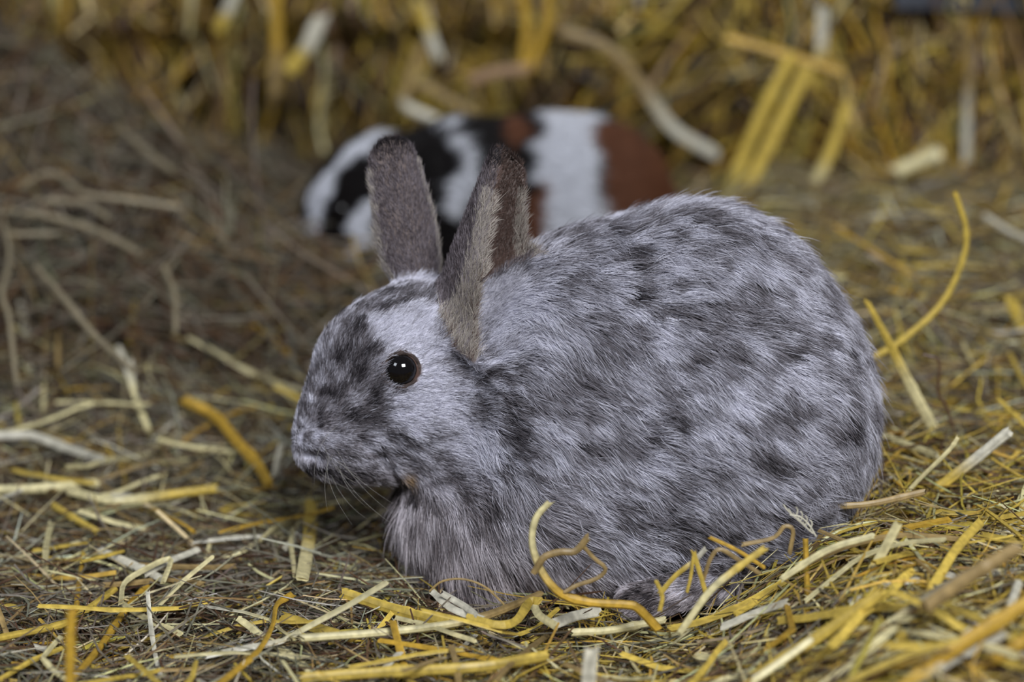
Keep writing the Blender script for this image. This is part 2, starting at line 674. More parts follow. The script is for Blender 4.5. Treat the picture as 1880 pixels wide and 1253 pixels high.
# coat markings: (px, py, radius px, tone) tone 0 dark .. 1 white, laid on the animal's surface
SPOTS = [
    # face
    (745, 612, 42, .95), (700, 606, 26, .75), (785, 640, 22, .85), (800, 690, 30, .88), (775, 735, 36, .90), (730, 752, 28, .80), (820, 740, 40, .78),
    (850, 800, 40, .78), (885, 820, 34, .82), (790, 790, 40, .66), (650, 560, 24, .38), (690, 560, 30, .22), (740, 545, 26, .30), (640, 610, 30, .25),
    (630, 660, 30, .14), (655, 690, 26, .20), (600, 640, 26, .45), (585, 690, 24, .30), (668, 640, 28, .28), (620, 720, 28, .24), (590, 745, 22, .30),
    (650, 740, 26, .34), (690, 770, 24, .40), (566, 800, 13, .22), (575, 832, 14, .28), (568, 770, 14, .25),
    (620, 790, 24, .40), (650, 820, 26, .34), (620, 850, 28, .40), (680, 870, 24, .36), (740, 840, 26, .50),
    (745, 878, 22, -.6), (780, 870, 24, .55), (815, 865, 24, .45), (700, 540, 18, .16), (760, 575, 18, .6), (840, 610, 30, .50), (806, 608, 12, .12), (860, 660, 40, .48), (890, 560, 26, .80), (900, 600, 24, .62), (780, 520, 26, .70), (832, 552, 16, .35),
    (870, 720, 34, .52), (900, 760, 30, .58), (690, 705, 16, .35), (735, 720, 12, .35),
    # neck and shoulder
    (935, 560, 55, 1.0), (960, 590, 60, 1.0), (1005, 600, 50, 1.0), (950, 560, 48, 1.0), (975, 610, 48, 1.0), (1010, 585, 36, .90), (1000, 650, 36, .80), (935, 640, 20, .5), (1070, 600, 30, .80), (1090, 560, 40, .50), (1040, 520, 40, .42), (1100, 500, 40, .46), (1010, 500, 34, .55), (960, 520, 20, .8),
    (950, 735, 20, .06), (985, 738, 20, .05), (1025, 745, 22, .12), (1060, 755, 18, .22), (965, 705, 26, .75), (1000, 700, 28, .78), (1045, 725, 26, .85), (930, 790, 20, .10), (945, 830, 22, .12), (925, 760, 16, .15), (905, 800, 24, .80),
    (985, 780, 30, .85), (1020, 800, 34, .82), (1000, 850, 34, .72), (960, 900, 36, .72), (1010, 910, 36, .80), (930, 950, 34, .55),
    # flank
    (1245, 655, 18, .05), (1255, 635, 12, .15), (1200, 640, 34, .85), (1215, 600, 26, .70), (1180, 700, 34, .72), (1240, 575, 22, .15), (1265, 580, 18, .18), (1160, 630, 30, .35), (1150, 610, 24, .28), (1300, 600, 34, .66),
    (1330, 560, 30, .32), (1370, 545, 30, .30), (1420, 555, 26, .28), (1250, 500, 34, .80), (1220, 470, 30, .85), (1290, 450, 30, .70), (1350, 480, 30, .55), (1400, 500, 26, .70), (1450, 600, 34, .78), (1480, 660, 34, .82),
    (1460, 690, 26, .90), (1500, 740, 30, .88), (1490, 800, 30, .86), (1460, 850, 30, .84), (1390, 770, 22, .12), (1420, 775, 22, .10), (1440, 765, 18, .18), (1300, 740, 22, .16), (1270, 750, 18, .20), (1215, 750, 22, .18), (1220, 780, 18, .22),
    (1330, 640, 20, .25), (1400, 640, 24, .40), (1490, 630, 14, .15), (1510, 625, 14, .18), (1540, 690, 26, .42), (1560, 740, 26, .44), (1570, 800, 26, .46), (1545, 840, 20, .70), (1525, 870, 18, .70), (1560, 870, 20, .46),
    (1240, 720, 26, .85), (1340, 720, 30, .82), (1360, 680, 30, .78), (1290, 690, 26, .72), (1120, 660, 34, .68), (1100, 710, 30, .62), (1130, 790, 34, .70), (1180, 850, 34, .75), (1110, 850, 30, .60), (1080, 800, 24, .30), (1140, 740, 18, .22),
    (1270, 830, 36, .78), (1330, 820, 30, .72), (1400, 850, 22, .25), (1330, 880, 26, .55), (1400, 910, 36, .85), (1370, 950, 30, .80), (1250, 900, 34, .55), (1205, 930, 24, .18), (1230, 960, 24, .14), (1180, 960, 30, .40),
    (1260, 1000, 22, .65), (1300, 960, 24, .45), (1120, 920, 30, .40), (1060, 940, 30, .50), (1160, 1050, 26, .48), (1190, 1055, 14, .75), (1100, 1000, 36, .48), (1040, 1020, 40, .48), (960, 1010, 44, .48), (880, 980, 44, .48), (820, 960, 44, .46), (780, 930, 34, .46), (1120, 1060, 40, .48), (900, 1060, 40, .48),
    (1450, 960, 34, .50), (1510, 920, 30, .48), (1480, 900, 26, .5), (1150, 420, 36, .52), (1230, 400, 36, .48), (1320, 420, 36, .48), (1420, 460, 30, .46), (1500, 540, 30, .46), (1080, 440, 34, .54),
]
SP_P, SP_R, SP_T = [], [], []
for (px, py, r, t) in SPOTS:
    q = surf_point(RB, px, py)
    if q is not None:
        SP_P.append(q)
        SP_R.append(r * np.linalg.norm(q - CAM) / FPX)
        SP_T.append(t)
SP_P, SP_R, SP_T = map(np.array, (SP_P, SP_R, SP_T))


def coat_tone(P):
    """0 dark .. 1 white, plus ochre weight"""
    Q = P * np.array([.62, 1, 1.25])
    m = .57 + .40 * (vnoise(Q, 75, 21) - .5) + .75 * (vnoise(Q, 150, 22) - .5) + .75 * (vnoise(Q, 300, 24) - .5)
    hw = 1 - sstep(-.045, .0, P[:, 0] - .25 * (P[:, 2] - .10))
    ww = .42 - .32 * hw
    acc = m * ww
    och = np.zeros(len(P))
    for q, r, t in zip(SP_P, SP_R, SP_T):
        d2 = np.sum((P - q) ** 2, 1) / (r * r)
        g = np.exp(-d2 * (2.6 if t < .3 else 1.6))
        if t < 0:
            och = np.maximum(och, g)
            t = .5
        if t > .88:
            g = g * 2.4
        acc += g * t
        ww += g
    t = acc / ww
    mw = .36 - .12 * hw
    t = t * (1 - mw) + mw * m
    t = .56 + (t - .5) * (1.22 + .55 * hw)
    return np.clip(t, 0, 1), och


RAMP_X = [0, .2, .42, .66, .85, 1]
RAMP = np.array([(.016, .014, .016), (.055, .050, .054), (.17, .158, .165), (.32, .315, .34), (.53, .535, .58), (.72, .73, .78)])


def ramp(t):
    return np.stack([np.interp(t, RAMP_X, RAMP[:, i]) for i in range(3)], -1) * np.array([.99, .965, 1.02])


# body mesh
tone_v, _ = coat_tone(rv)
ve, vnear = is_ear(rv)
cv = ramp(tone_v)
cv[ve] = np.array(srgb(120, 108, 104))
lid = np.linalg.norm(rv - EYE_N, axis=1) < .0112
cv[lid] = np.array(srgb(84, 66, 60))
body = mesh_np('body', rv, rf, M_SKIN, True, cv)
put(body)
under(body, rabbit)

# fur
CNT = 430000
root = sample_surface(rv, rf, CNT)
Nn = sdf_grad(RAB, root)
ear, earn = is_ear(root)
# fewer strands on the far flank and none under the feet
keep = rng.random(CNT) < np.where((Nn[:, 1] > .45) & ~ear, .45, 1.0)
keep &= ~((Nn[:, 2] < -.75) & (root[:, 2] < .03))
for E in (EYE_N, EYE_F):
    q = root - E
    ex = np.abs(q[:, 0]) / .0106
    ez = np.abs(q[:, 2] + .0003) / .0098
    keep &= ~((np.sqrt(ex ** 2 + ez ** 2) < 1) & (np.abs(q[:, 1]) < .02))
root, Nn, ear, earn = root[keep], Nn[keep], ear[keep], earn[keep]
n = len(root)
head_w = 1 - sstep(-.045, .005, root[:, 0] + (root[:, 2] - .10) * -.25)   # 1 on the face
head_w = head_w * sstep(.060, .085, root[:, 2] + .25 * np.clip(-.07 - root[:, 0], 0, 1))
rad_d = nrm(root - NOSE + np.array([-.004, 0, 0]))
bodyd = np.tile(np.array([1.0, 0, -.42]), (n, 1))
chest = (1 - sstep(-.03, .06, root[:, 0])) * (1 - sstep(.05, .11, root[:, 2]))
bodyd = bodyd * (1 - chest[:, None]) + np.array([.45, 0, -1.0]) * chest[:, None]
rump = sstep(.14, .20, root[:, 0])
bodyd = bodyd * (1 - rump[:, None]) + np.array([.5, 0, -1.0]) * rump[:, None]
low = 1 - sstep(.02, .06, root[:, 2])
bodyd = bodyd * (1 - .6 * low[:, None]) + np.array([.25, 0, -1.0]) * .6 * low[:, None]
D = bodyd * (1 - head_w[:, None]) + rad_d * head_w[:, None]
wav = np.stack([vnoise(root, 55, 31 + i) - .5 for i in range(3)], -1)
D = D + wav * (1.1 - .5 * head_w[:, None]) + rng.normal(0, .22, (n, 3))
axd = np.where(earn[:, None], EAR_N[2][1], EAR_F[2][1])
D[ear] = axd[ear] + rng.normal(0, .22, (ear.sum(), 3))
length = .0140 * (1 - head_w) + .0062 * head_w
dn = np.linalg.norm(root - NOSE, axis=1)
length = np.where(head_w > .5, .0036 + (length - .0036) * sstep(.01, .06, dn), length)
length += .008 * chest * (1 - head_w)
foot = np.min([prim_d(p, root) for p in RB[-6:] if p[3][0] < .02], axis=0) < .003
foot &= root[:, 2] < .045
D[foot] = np.array([-1.0, -.1, -.25]) + rng.normal(0, .2, (foot.sum(), 3))
length = np.where(foot, .0052, length)
length = length * rng.uniform(.7, 1.25, n)
long_h = (rng.random(n) < .05) & ~ear & (head_w < .3)
length[long_h] *= 1.35
elev = np.radians(np.where(head_w > .5, 27, 34) + rng.normal(0, 9, n))
rad = np.where(head_w > .5, .00011, .000135) * rng.uniform(.7, 1.3, n)
# ears: short velvet outside, longer pale fringe along the rims
for P_e, sel in ((EAR_N, ear & earn), (EAR_F, ear & ~earn)):
    L, ax, nn_, bx, W, Dd, tt, tip = P_e[2]
    q = root - P_e[1]
    s = np.clip(q @ ax / L, 0, 1)
    b = np.abs(q @ bx) / np.maximum(ear_prof(s, tip), .05)
    inner = (Nn @ nn_) > .1
    length[sel] = rng.uniform(.0034, .0052, sel.sum())
    elev[sel] = np.radians(rng.uniform(24, 42, sel.sum()))
    rad[sel] = .00011
    fringe = sel & ((inner & (s < .72)) | (b > W * .88)) & (s < .75)
    length[fringe] = np.where((b > W * .88)[fringe], rng.uniform(.006, .010, fringe.sum()), rng.uniform(.004, .007, fringe.sum()))
    elev[fringe] = np.radians(26)
ck = clumps(root, 15000)
tone, och = coat_tone(root)
tc_, _ = coat_tone(root[ck])
tone = .45 * tone + .55 * tc_ + rng.normal(0, 1, n) * (.07 + .06 * head_w)
hl = rng.random(n)
tone = np.where(hl < .14, tone + .30, tone)
tone = np.where(hl > .90, tone - .25, tone)
ct = ramp(np.clip(tone, 0, 1))
cr_ = ct.copy()
brn = np.array([1.06, .95, .86])
bl = np.clip(.9 * low + .75 * chest, 0, 1)[:, None]
ct = ct * (1 - bl) + ct * brn * bl
cr_ = cr_ * (1 - bl) + cr_ * brn * bl
o3 = och[:, None] * .8
ct = ct * (1 - o3) + np.array(srgb(176, 142, 92)) * o3
cr_ = cr_ * (1 - o3) + np.array(srgb(176, 142, 92)) * o3
# ear colours
for P_e, sel in ((EAR_N, ear & earn), (EAR_F, ear & ~earn)):
    L, ax, nn_, bx, W, Dd, tt, tip = P_e[2]
    q = root - P_e[1]
    s = np.clip(q @ ax / L, 0, 1)
    b = np.abs(q @ bx) / np.maximum(ear_prof(s, tip), .05)
    inner = (Nn @ nn_) > .1
    sp = rng.random(n)
    e_t = .46 + .40 * (sp - .5) + .10 * (vnoise(root, 160, 44) - .5)
    e_t = np.where(sp > .88, .70, e_t)
    e_t = e_t - .30 * sstep(.80, .97, s)
    col = ramp(np.clip(e_t, 0, 1)) * np.array([1.04, .95, .92])
    pale = np.array(srgb(208, 198, 188)) * rng.uniform(.55, 1.05, (n, 1))
    innc = np.array(srgb(122, 100, 92)) * rng.uniform(.55, 1.1, (n, 1))
    rim = (b > W * np.where(inner, .80, .93)) & (s < .80)
    col = np.where(inner[:, None], innc, col)
    col = np.where((rim & (sp < .75))[:, None], pale, col)
    tipd = (s > .93)
    col[tipd] = col[tipd] * .45
    ct[sel] = col[sel]
    cr_[sel] = col[sel]
amt = np.where(ear, .05, np.where(head_w > .5, .30, .50)) * rng.uniform(.5, 1.2, n)
amt[long_h] *= .2
ck = np.where(ear, np.arange(n), ck)
fur = fur_object('fur', root, Nn, D, length, elev, rad, cr_, ct, ck, amt)
put(fur, kind='stuff')
under(fur, rabbit)


# eyes
def uvsphere(c, r, nu=32, nv=20):
    u = np.linspace(0, 2 * math.pi, nu, endpoint=False)
    v = np.linspace(.02, math.pi - .02, nv)
    U, Vv = np.meshgrid(u, v, indexing='ij')
    X = np.stack([np.cos(U) * np.sin(Vv), np.sin(U) * np.sin(Vv), np.cos(Vv)], -1) * r + np.asarray(c)
    i, j = np.meshgrid(np.arange(nu), np.arange(nv - 1), indexing='ij')
    a = i * nv + j
    b = ((i + 1) % nu) * nv + j
    return X.reshape(-1, 3), np.stack([a, b, b + 1, a + 1], -1).reshape(-1, 4)


for E in (EYE_N, EYE_F):
    ne = sdf_grad(RAB, E[None])[0]
    c = E - ne * .0062
    V, F = uvsphere(c, .0106)
    eye = mesh_np('eye', V, F, M_EYE)
    eye['label'] = 'glossy dark eye'
    put(eye)
    under(eye, rabbit)
    # eyelid rim: an almond ring hugging the eyeball
    tx = nrm(np.cross(np.array([0, 0, 1.0]), ne))
    tz = np.cross(ne, tx)
    if tx[0] < 0:
        tx = -tx
    th = np.linspace(0, 2 * math.pi, 40, endpoint=False)
    ring = []
    tilt = .30
    for t in th:
        ca, sa = math.cos(t), math.sin(t)
        ax_, az_ = .0096 * ca, .0086 * (abs(sa) ** .9) * (1 if sa > 0 else -1)
        x_ = ax_ * math.cos(tilt) - az_ * math.sin(tilt)
        z_ = ax_ * math.sin(tilt) + az_ * math.cos(tilt)
        h = math.sqrt(max(.0106 ** 2 - x_ * x_ - z_ * z_, 0))
        ring.append(c + tx * x_ + tz * z_ + ne * max(h, .0050))
    ring = np.array(ring)
    VV, FF = [], []
    m = 8
    for i in range(40):
        rd = nrm(ring[i] - c - ne * np.dot(ring[i] - c, ne))
        for k in range(m):
            a = 2 * math.pi * k / m
            VV.append(ring[i] + rd * (.0013 * math.cos(a) + .0008) + ne * (.0009 * math.sin(a)))
        for k in range(m):
            FF.append((i * m + k, i * m + (k + 1) % m, ((i + 1) % 40) * m + (k + 1) % m, ((i + 1) % 40) * m + k))
    lidm = mesh_np('eyelid', np.array(VV), np.array(FF), M_LID)
    lidm['label'] = 'brown eyelid rim'
    put(lidm)
    under(lidm, rabbit)

# whiskers
wk_r, wk_d = [], []
for i in range(26):
    px, py = 612 + rng.normal(0, 22), 832 + rng.normal(0, 20)
    q = surf_point(RAB, px, py)
    if q is None:
        continue
    wk_r.append(q)
    side = rng.random()
    wk_d.append((rng.uniform(-1, .5), -rng.uniform(.2, .9), rng.uniform(-.9, .35)))
wk_r = np.array(wk_r)
wk_d = nrm(np.array(wk_d))
nw = len(wk_r)
wt = np.where((rng.random(nw) < .4)[:, None], np.array([.35, .33, .3]), np.array([.03, .025, .025]))
wh = fur_object('whiskers', wk_r, wk_d, wk_d + np.array([.3, 0, -.2]), rng.uniform(.025, .05, nw), np.full(nw, 1.0), np.full(nw, .00007), wt, wt)
put(wh, kind='stuff')
under(wh, rabbit)

# ================================================================== GUINEA PIG
YG = .60


def EG(px, py, Y, rx, rz, ry, k=.02, sh=14):
    return e_prim(PY(px, py, Y), (RP(rx - sh, Y), ry, RP(rz - sh, Y)), k)


GP = [
    EG(985, 370, YG, 230, 165, .062),
    EG(1080, 380, YG, 150, 155, .062),
    EG(830, 360, YG - .005, 130, 145, .054),
    EG(700, 360, YG - .012, 125, 120, .046),
    EG(640, 400, YG - .022, 92, 105, .038),
    EG(595, 452, YG - .030, 60, 62, .025),
]
for (px, yy) in ((830, -.04), (830, .03), (1080, -.04), (1080, .03)):
    GP.append(c_prim(PY(px, 450, YG + yy), PY(px - 10, 512, YG + yy), .016, .011, .012))
    GP.append(c_prim(PY(px - 10, 515, YG + yy), PY(px - 50, 520, YG + yy), .010, .008, .008))
GEARS = [ear_prim(PY(765, 300, YG - .048), PY(800, 400, YG - .062), (-.3, .9, .2), .015, .006, .0022, .006),
         ear_prim(PY(740, 290, YG + .034), PY(775, 380, YG + .050), (-.3, -.9, .2), .015, .006, .0022, .006)]
GPA = GP + GEARS
gv, gf = surface_nets(GPA, (-.24, YG - .10, .02), (.19, YG + .10, .26), .0032)
gpig = bpy.data.objects.new('guinea_pig', None)
gpig.location = (0.0, YG, .06)
put(gpig, label='black, white and russet guinea pig standing behind the grey rabbit', cat='guinea pig')


def under_g(o):
    o.parent = gpig
    o.matrix_parent_inverse = Matrix.Translation(-gpig.location)


BLK, WHT, RUS = np.array([.008, .006, .006]), np.array([.68, .69, .74]), np.array(srgb(106, 66, 44))
# polyline patches: (points px, radius px, colour)
GPATCH = [
    ([(560, 425), (575, 380), (600, 330), (625, 295), (665, 262), (705, 245)], 19, WHT),
    ([(545, 440), (570, 420)], 18, WHT),
    ([(640, 480), (655, 430), (668, 390)], 19, WHT),
    ([(800, 240), (818, 280), (822, 330), (808, 390)], 15, WHT),
    ([(1025, 225), (1012, 290), (1010, 330)], 50, WHT), ([(1010, 330), (1035, 390), (1050, 470)], 56, WHT),
    ([(1120, 260), (1135, 330), (1150, 400), (1160, 460)], 52, RUS), ([(1190, 300), (1200, 400)], 50, RUS),
    ([(930, 235), (925, 260)], 22, RUS), ([(962, 380), (968, 430), (965, 480)], 22, RUS),
]
GPP = []
for pts, r, c in GPATCH:
    q = []
    for i in range(len(pts) - 1):
        for t in np.linspace(0, 1, 6):
            p = surf_point(GPA, pts[i][0] + (pts[i + 1][0] - pts[i][0]) * t, pts[i][1] + (pts[i + 1][1] - pts[i][1]) * t)
            if p is not None and p[1] < 1.0 and abs(float(sdf(GPA, p[None])[0])) < .01:
                q.append(p)
    if q:
        GPP.append((np.array(q), r * 1.9 / FPX, c))


def gp_col(P):
    col = np.tile(BLK, (len(P), 1))
    best = np.full(len(P), 1.0)
    P2 = P + (np.stack([vnoise(P, 70, 51 + i) for i in range(3)], -1) - .5) * .022
    for q, r, c in GPP:
        d = np.full(len(P), 9.)
        for p in q:
            dv = P2 - p
            dv[:, 1] *= .55
            d = np.minimum(d, np.linalg.norm(dv, axis=1) / r)
        m = d < best
        col[m] = c
        best = np.minimum(best, np.where(m, d, best))
    return col


gb = mesh_np('body', gv, gf, M_SKIN, True, gp_col(gv))
put(gb)
under_g(gb)
gr = sample_surface(gv, gf, 60000)
gn = sdf_grad(GPA, gr, .002)
GN0 = PY(548, 470, YG - .03)
gd = nrm(gr - GN0) + np.array([.3, 0, -.25]) + rng.normal(0, .2, gr.shape)
gl = (.007 + .011 * sstep(.05, .14, np.linalg.norm(gr - GN0, axis=1))) * rng.uniform(.7, 1.2, len(gr))
gc = gp_col(gr)
gc = gc * rng.uniform(.75, 1.2, (len(gr), 1))
gfur = fur_object('fur', gr, gn, gd, gl, np.full(len(gr), math.radians(24)), np.full(len(gr), .00028), gc, gc, None)
put(gfur, kind='stuff')
under_g(gfur)
for (px, py) in ((622, 385),):
    E = surf_point(GPA, px, py)
    E2 = E.copy()
    E2[1] = 2 * (YG - .022) - E[1]
    for q in (E, E2):
        V, F = uvsphere(q + np.array([.002, .002 if q is E else -.002, 0]), .0062, 20, 12)
        o = mesh_np('eye', V, F, M_EYE)
        put(o)
        under_g(o)

# ================================================================== STRAW BALE (back), with a hollow behind the guinea pig


def wall_y(x, z):
    y = .86 - .13 * sstep(.08, .34, x)
    hollow = sstep(-.46, -.30, x) * (1 - sstep(.10, .22, x)) * (1 - sstep(.17, .235, z))
    P = np.stack([x, y, z], -1)
    return y + .16 * hollow + .05 * (vnoise(P, 8, 61) - .5) + .02 * (vnoise(P, 22, 62) - .5) + .25 * np.clip(z - .40, 0, 1)


nx, nz = 120, 50
xs, zs = np.meshgrid(np.linspace(-.62, .95, nx), np.linspace(.0, .56, nz), indexing='ij')
Vf = np.stack([xs, wall_y(xs, zs), zs], -1).reshape(-1, 3)
Vb = Vf.copy()
Vb[:, 1] = 1.45
i_, j_ = np.meshgrid(np.arange(nx - 1), np.arange(nz - 1), indexing='ij')
a0 = (i_ * nz + j_).ravel()
Ff = np.stack([a0, a0 + nz, a0 + nz + 1, a0 + 1], -1)
Fb = Ff[:, ::-1] + len(Vf)
off = len(Vf)
edge = []
for i in range(nx - 1):
    for j in (0, nz - 1):
        a, b = i * nz + j, (i + 1) * nz + j
        edge.append((a, b, b + off, a + off) if j else (b, a, a + off, b + off))
for j in range(nz - 1):
    for i in (0, nx - 1):
        a, b = i * nz + j, i * nz + j + 1
        edge.append((b, a, a + off, b + off) if i else (a, b, b + off, a + off))
bale = bpy.data.objects.new('straw_bale', None)
put(bale, label='big golden straw bale with loose stalks hanging down behind the guinea pig', cat='straw bale')
bale.location = (.15, 1.1, 0)


def under_b(o):
    o.parent = bale
    o.matrix_parent_inverse = Matrix.Translation(-bale.location)


core = mesh_np('packed_core', np.concatenate([Vf, Vb]), np.concatenate([Ff, Fb, np.array(edge)]), M_CORE)
put(core)
under_b(core)


def pal(n, names, p):
    c = np.array([PALETTE[k] for k in names])[rng.choice(len(names), n, p=p)]
    return c * rng.uniform(.55, 1.12, (n, 1)) * (1 + rng.normal(0, .05, (n, 3)))


def bale_lines(N, K, lmin, lmax, out=.02):
    x = rng.uniform(-.52, .75, N)
    z = rng.uniform(.05, .50, N)
    L = rng.uniform(lmin, lmax, N)
    ang = rng.normal(0, .42, N)
    right = x > .12
    ang = np.where(right, rng.normal(-.15, .55, N), ang)
    loose = rng.random(N) < .18
    ang = np.where(loose, rng.uniform(-1.6, 1.6, N), ang)
    s = np.linspace(0, 1, K)
    X = x[:, None] + np.sin(ang)[:, None] * L[:, None] * (s - .3)
    Z = z[:, None] - np.cos(ang)[:, None] * L[:, None] * (s - .3)
    Z = np.maximum(Z, ground(X, X * 0 + .72) + .002)
    Yw = wall_y(X, Z)
    top = wall_y(X[:, :1], Z[:, :1])
    Y = np.minimum(Yw, top + .03) - rng.uniform(.002, out, (N, 1)) - .03 * s[None, :] * rng.random((N, 1))
    kink = rng.normal(0, .004, (N, K))
    return np.stack([X + kink, Y + rng.normal(0, .002, (N, K)), Z], -1)


NB = 5200
BP = bale_lines(NB, 6, .05, .17, .035)
V, F, sid = strands(BP, rng.uniform(.0012, .0032, NB), rng.uniform(.0004, .0012, NB), 4)
bc = pal(NB, ['golden yellow', 'deep golden', 'tan', 'pale cream', 'brown'], [.24, .26, .18, .04, .28])
loose = mesh_np('loose_straw', V, F, M_STRAW, False, bc[sid])
put(loose, kind='stuff')
under_b(loose)

# dark bar over the straw at the right
ra = PY(1640, -4, .70)
rb = PY(2300, 22, .72)
Pr = catmull([ra, (ra + rb) / 2, rb], 8)
V, F, _ = strands(Pr[None], np.full((1, 8), .011), np.full((1, 8), .011), 4, ref=np.array([[0, 0, 1.0]]))
put(mesh_np('metal_rail', V, F, M_RAIL, False), label='dark blue-grey metal rail across the face of the straw bale', cat='rail')

# ================================================================== HAY BEDDING (stuff)


def ground_lines(x, y, L, K, lift, tiltsd=.12, curve=.25, ang=None):
    N = len(x)
    if ang is None:
        ang = rng.uniform(0, 2 * math.pi, N)
    s = np.linspace(-.5, .5, K)
    bend = rng.normal(0, curve, N)
    kink = (rng.random(N) < .3) * rng.normal(0, .7, N)
    kp = rng.uniform(-.3, .3, N)
    A = ang[:, None] + bend[:, None] * s[None] * 2 + kink[:, None] * (s[None] > kp[:, None])
    st = L[:, None] / (K - 1)
    X = np.cumsum(np.cos(A) * st, 1)
    Yy = np.cumsum(np.sin(A) * st, 1)
    X += (x - X[:, K // 2])[:, None]
    Yy += (y - Yy[:, K // 2])[:, None]
    tilt = np.abs(rng.normal(0, tiltsd, N)) * np.sign(rng.random(N) - .5)
    Z = ground(X, Yy) + lift[:, None] + np.maximum(tilt[:, None] * s[None] * L[:, None], -.006)
    return np.stack([X, Yy, Z], -1)


def clear_of(P, *sets, m=.004):
    N, K, _ = P.shape
    ok = np.ones(N, bool)
    for pr in sets:
        d = sdf(pr, P.reshape(-1, 3)).reshape(N, K)
        ok &= (d > m).all(1)
    return ok


N = 54000
y = -.30 + rng.random(N) ** 1.25 * 1.05
x = rng.uniform(-1, 1, N) * (.47 + .16 * (y + .3))
L = rng.uniform(.02, .095, N)
Pg = ground_lines(x, y, L, 5, rng.uniform(-.002, .024, N), .20)
ok = clear_of(Pg, RB, GP)
Pg = Pg[ok]
N = len(Pg)
xx, yy = Pg[:, 2, 0], Pg[:, 2, 1]
V, F, sid = strands(Pg, rng.uniform(.0003, .0010, N), rng.uniform(.00025, .0005, N), 3, taper=np.array([.7, 1, 1, .9, .4]))
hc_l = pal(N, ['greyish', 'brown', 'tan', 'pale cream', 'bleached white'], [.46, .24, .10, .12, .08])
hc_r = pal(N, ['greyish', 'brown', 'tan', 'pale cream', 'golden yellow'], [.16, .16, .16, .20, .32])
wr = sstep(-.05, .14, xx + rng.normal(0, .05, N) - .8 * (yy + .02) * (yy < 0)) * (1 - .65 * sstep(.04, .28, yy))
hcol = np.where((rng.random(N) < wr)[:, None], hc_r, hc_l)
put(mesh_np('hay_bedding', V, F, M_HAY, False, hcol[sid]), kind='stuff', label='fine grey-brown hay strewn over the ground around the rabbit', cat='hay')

# smaller straw among the hay
N = 8200
y = -.30 + rng.random(N) ** 1.15 * 1.0
x = rng.uniform(-1, 1, N) * (.47 + .16 * (y + .3))
keep = rng.random(N) < np.clip(.25 + .75 * sstep(-.12, .12, x - .9 * (y + .08) * (y < 0)), 0, 1)
x, y = x[keep], y[keep]
N = len(x)
Ps = ground_lines(x, y, rng.uniform(.02, .085, N), 6, rng.uniform(.001, .020, N), .18, .15)
ok = clear_of(Ps, RB, GP, m=.005)
Ps = Ps[ok]
N = len(Ps)
V, F, sid = strands(Ps, rng.uniform(.0007, .0021, N), rng.uniform(.0003, .0007, N), 4)
sc_ = pal(N, ['golden yellow', 'deep golden', 'pale cream', 'bleached white', 'tan'], [.42, .14, .26, .08, .10])
put(mesh_np('straw_litter', V, F, M_STRAW, False, sc_[sid]), kind='stuff', label='short broken bits of yellow straw scattered through the hay', cat='straw')

# hay heap at the left
N = 8500
y = .34 + rng.random(N) * .75
x = -.10 - rng.random(N) * .60
Ph = ground_lines(x, y, rng.uniform(.04, .16, N), 7, rng.uniform(0, .05, N), .35, .5)
ok = clear_of(Ph, GP, m=.006)
Ph = Ph[ok]
N = len(Ph)
V, F, sid = strands(Ph, rng.uniform(.0005, .0016, N), rng.uniform(.0003, .0008, N), 3)
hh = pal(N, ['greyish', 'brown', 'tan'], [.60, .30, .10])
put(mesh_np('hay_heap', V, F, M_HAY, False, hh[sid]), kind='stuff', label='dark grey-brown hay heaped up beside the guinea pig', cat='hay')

# ================================================================== SINGLE STRAWS
# the ones that stand out, each traced where it lies
PXM = 1 / 3300.0


def hero(pts, wpx, color, label, name='straw_stalk', mode='g', lift=.012, Y=0.0, end=None, flat=.35, taper=(1, 1), ref=None, K=16, scale=None, parent=None, group=None):
    if mode == 'g':
        W = [G(p[0], p[1], lift + .011 + (p[2] if len(p) > 2 else 0)) for p in pts]
    elif mode == 'y':
        W = [PY(p[0], p[1], Y + (p[2] if len(p) > 2 else 0)) for p in pts]
    else:
        g0 = G(pts[0][0], pts[0][1], lift)
        W = [PY(p[0], p[1], g0[1] + (p[2] if len(p) > 2 else 0)) for p in pts]
    dist = np.linalg.norm(np.mean(W, 0) - CAM)
    o = mesh_straw(name, W, wpx * dist / FPX, color, flat=flat, K=K, end_color=end, taper=taper, ref=ref if ref is not None else nrm(CAM - np.mean(W, 0)) + rng.normal(0, .15, 3))
    put(o, parent, label, None if parent is not None else 'straw', group)
    return o


c1 = hero([(1205, 1152), (1172, 1118), (1150, 1111), (1085, 1107), (1035, 1094), (1002, 1062), (982, 1020), (977, 985), (985, 950), (1006, 926)], 17, GOLD,
          'golden curled straw rising in a hook before the rabbit\'s chest', 'curled_straw', 'y', Y=-.098, flat=.7, taper=(1.05, .72), end=PALE, K=34)
hero([(984, 1046), (1000, 1023), (1030, 1014), (1056, 1013), (1077, 990)], 13, TAN, None, 'side_shoot', 'y', Y=-.101, flat=.6, parent=c1, K=16)
hero([(1072, 1004), (1090, 1025), (1112, 1045), (1095, 1063), (1060, 1075), (1040, 1086)], 8, TAN, None, 'tendril', 'y', Y=-.099, flat=.6, parent=c1, K=16)
hero([(500, 895), (507, 860), (516, 820)], 12, WHITE, 'short white straw standing upright ahead of the rabbit\'s chin', mode='u')
hero([(345, 738), (395, 765), (435, 812), (470, 850), (492, 888)], 20, GOLD, 'broad golden folded straw lying ahead of the rabbit\'s nose', lift=.02)
s4 = hero([(572, 925), (568, 985), (555, 1062)], 24, YEL, 'flat yellow straw leaf with split end below the rabbit\'s chin', 'straw_leaf', lift=.018, end=PALE, flat=.15)
hero([(560, 950), (535, 985), (542, 1058)], 9, PALE, None, 'split_strip', lift=.016, parent=s4)
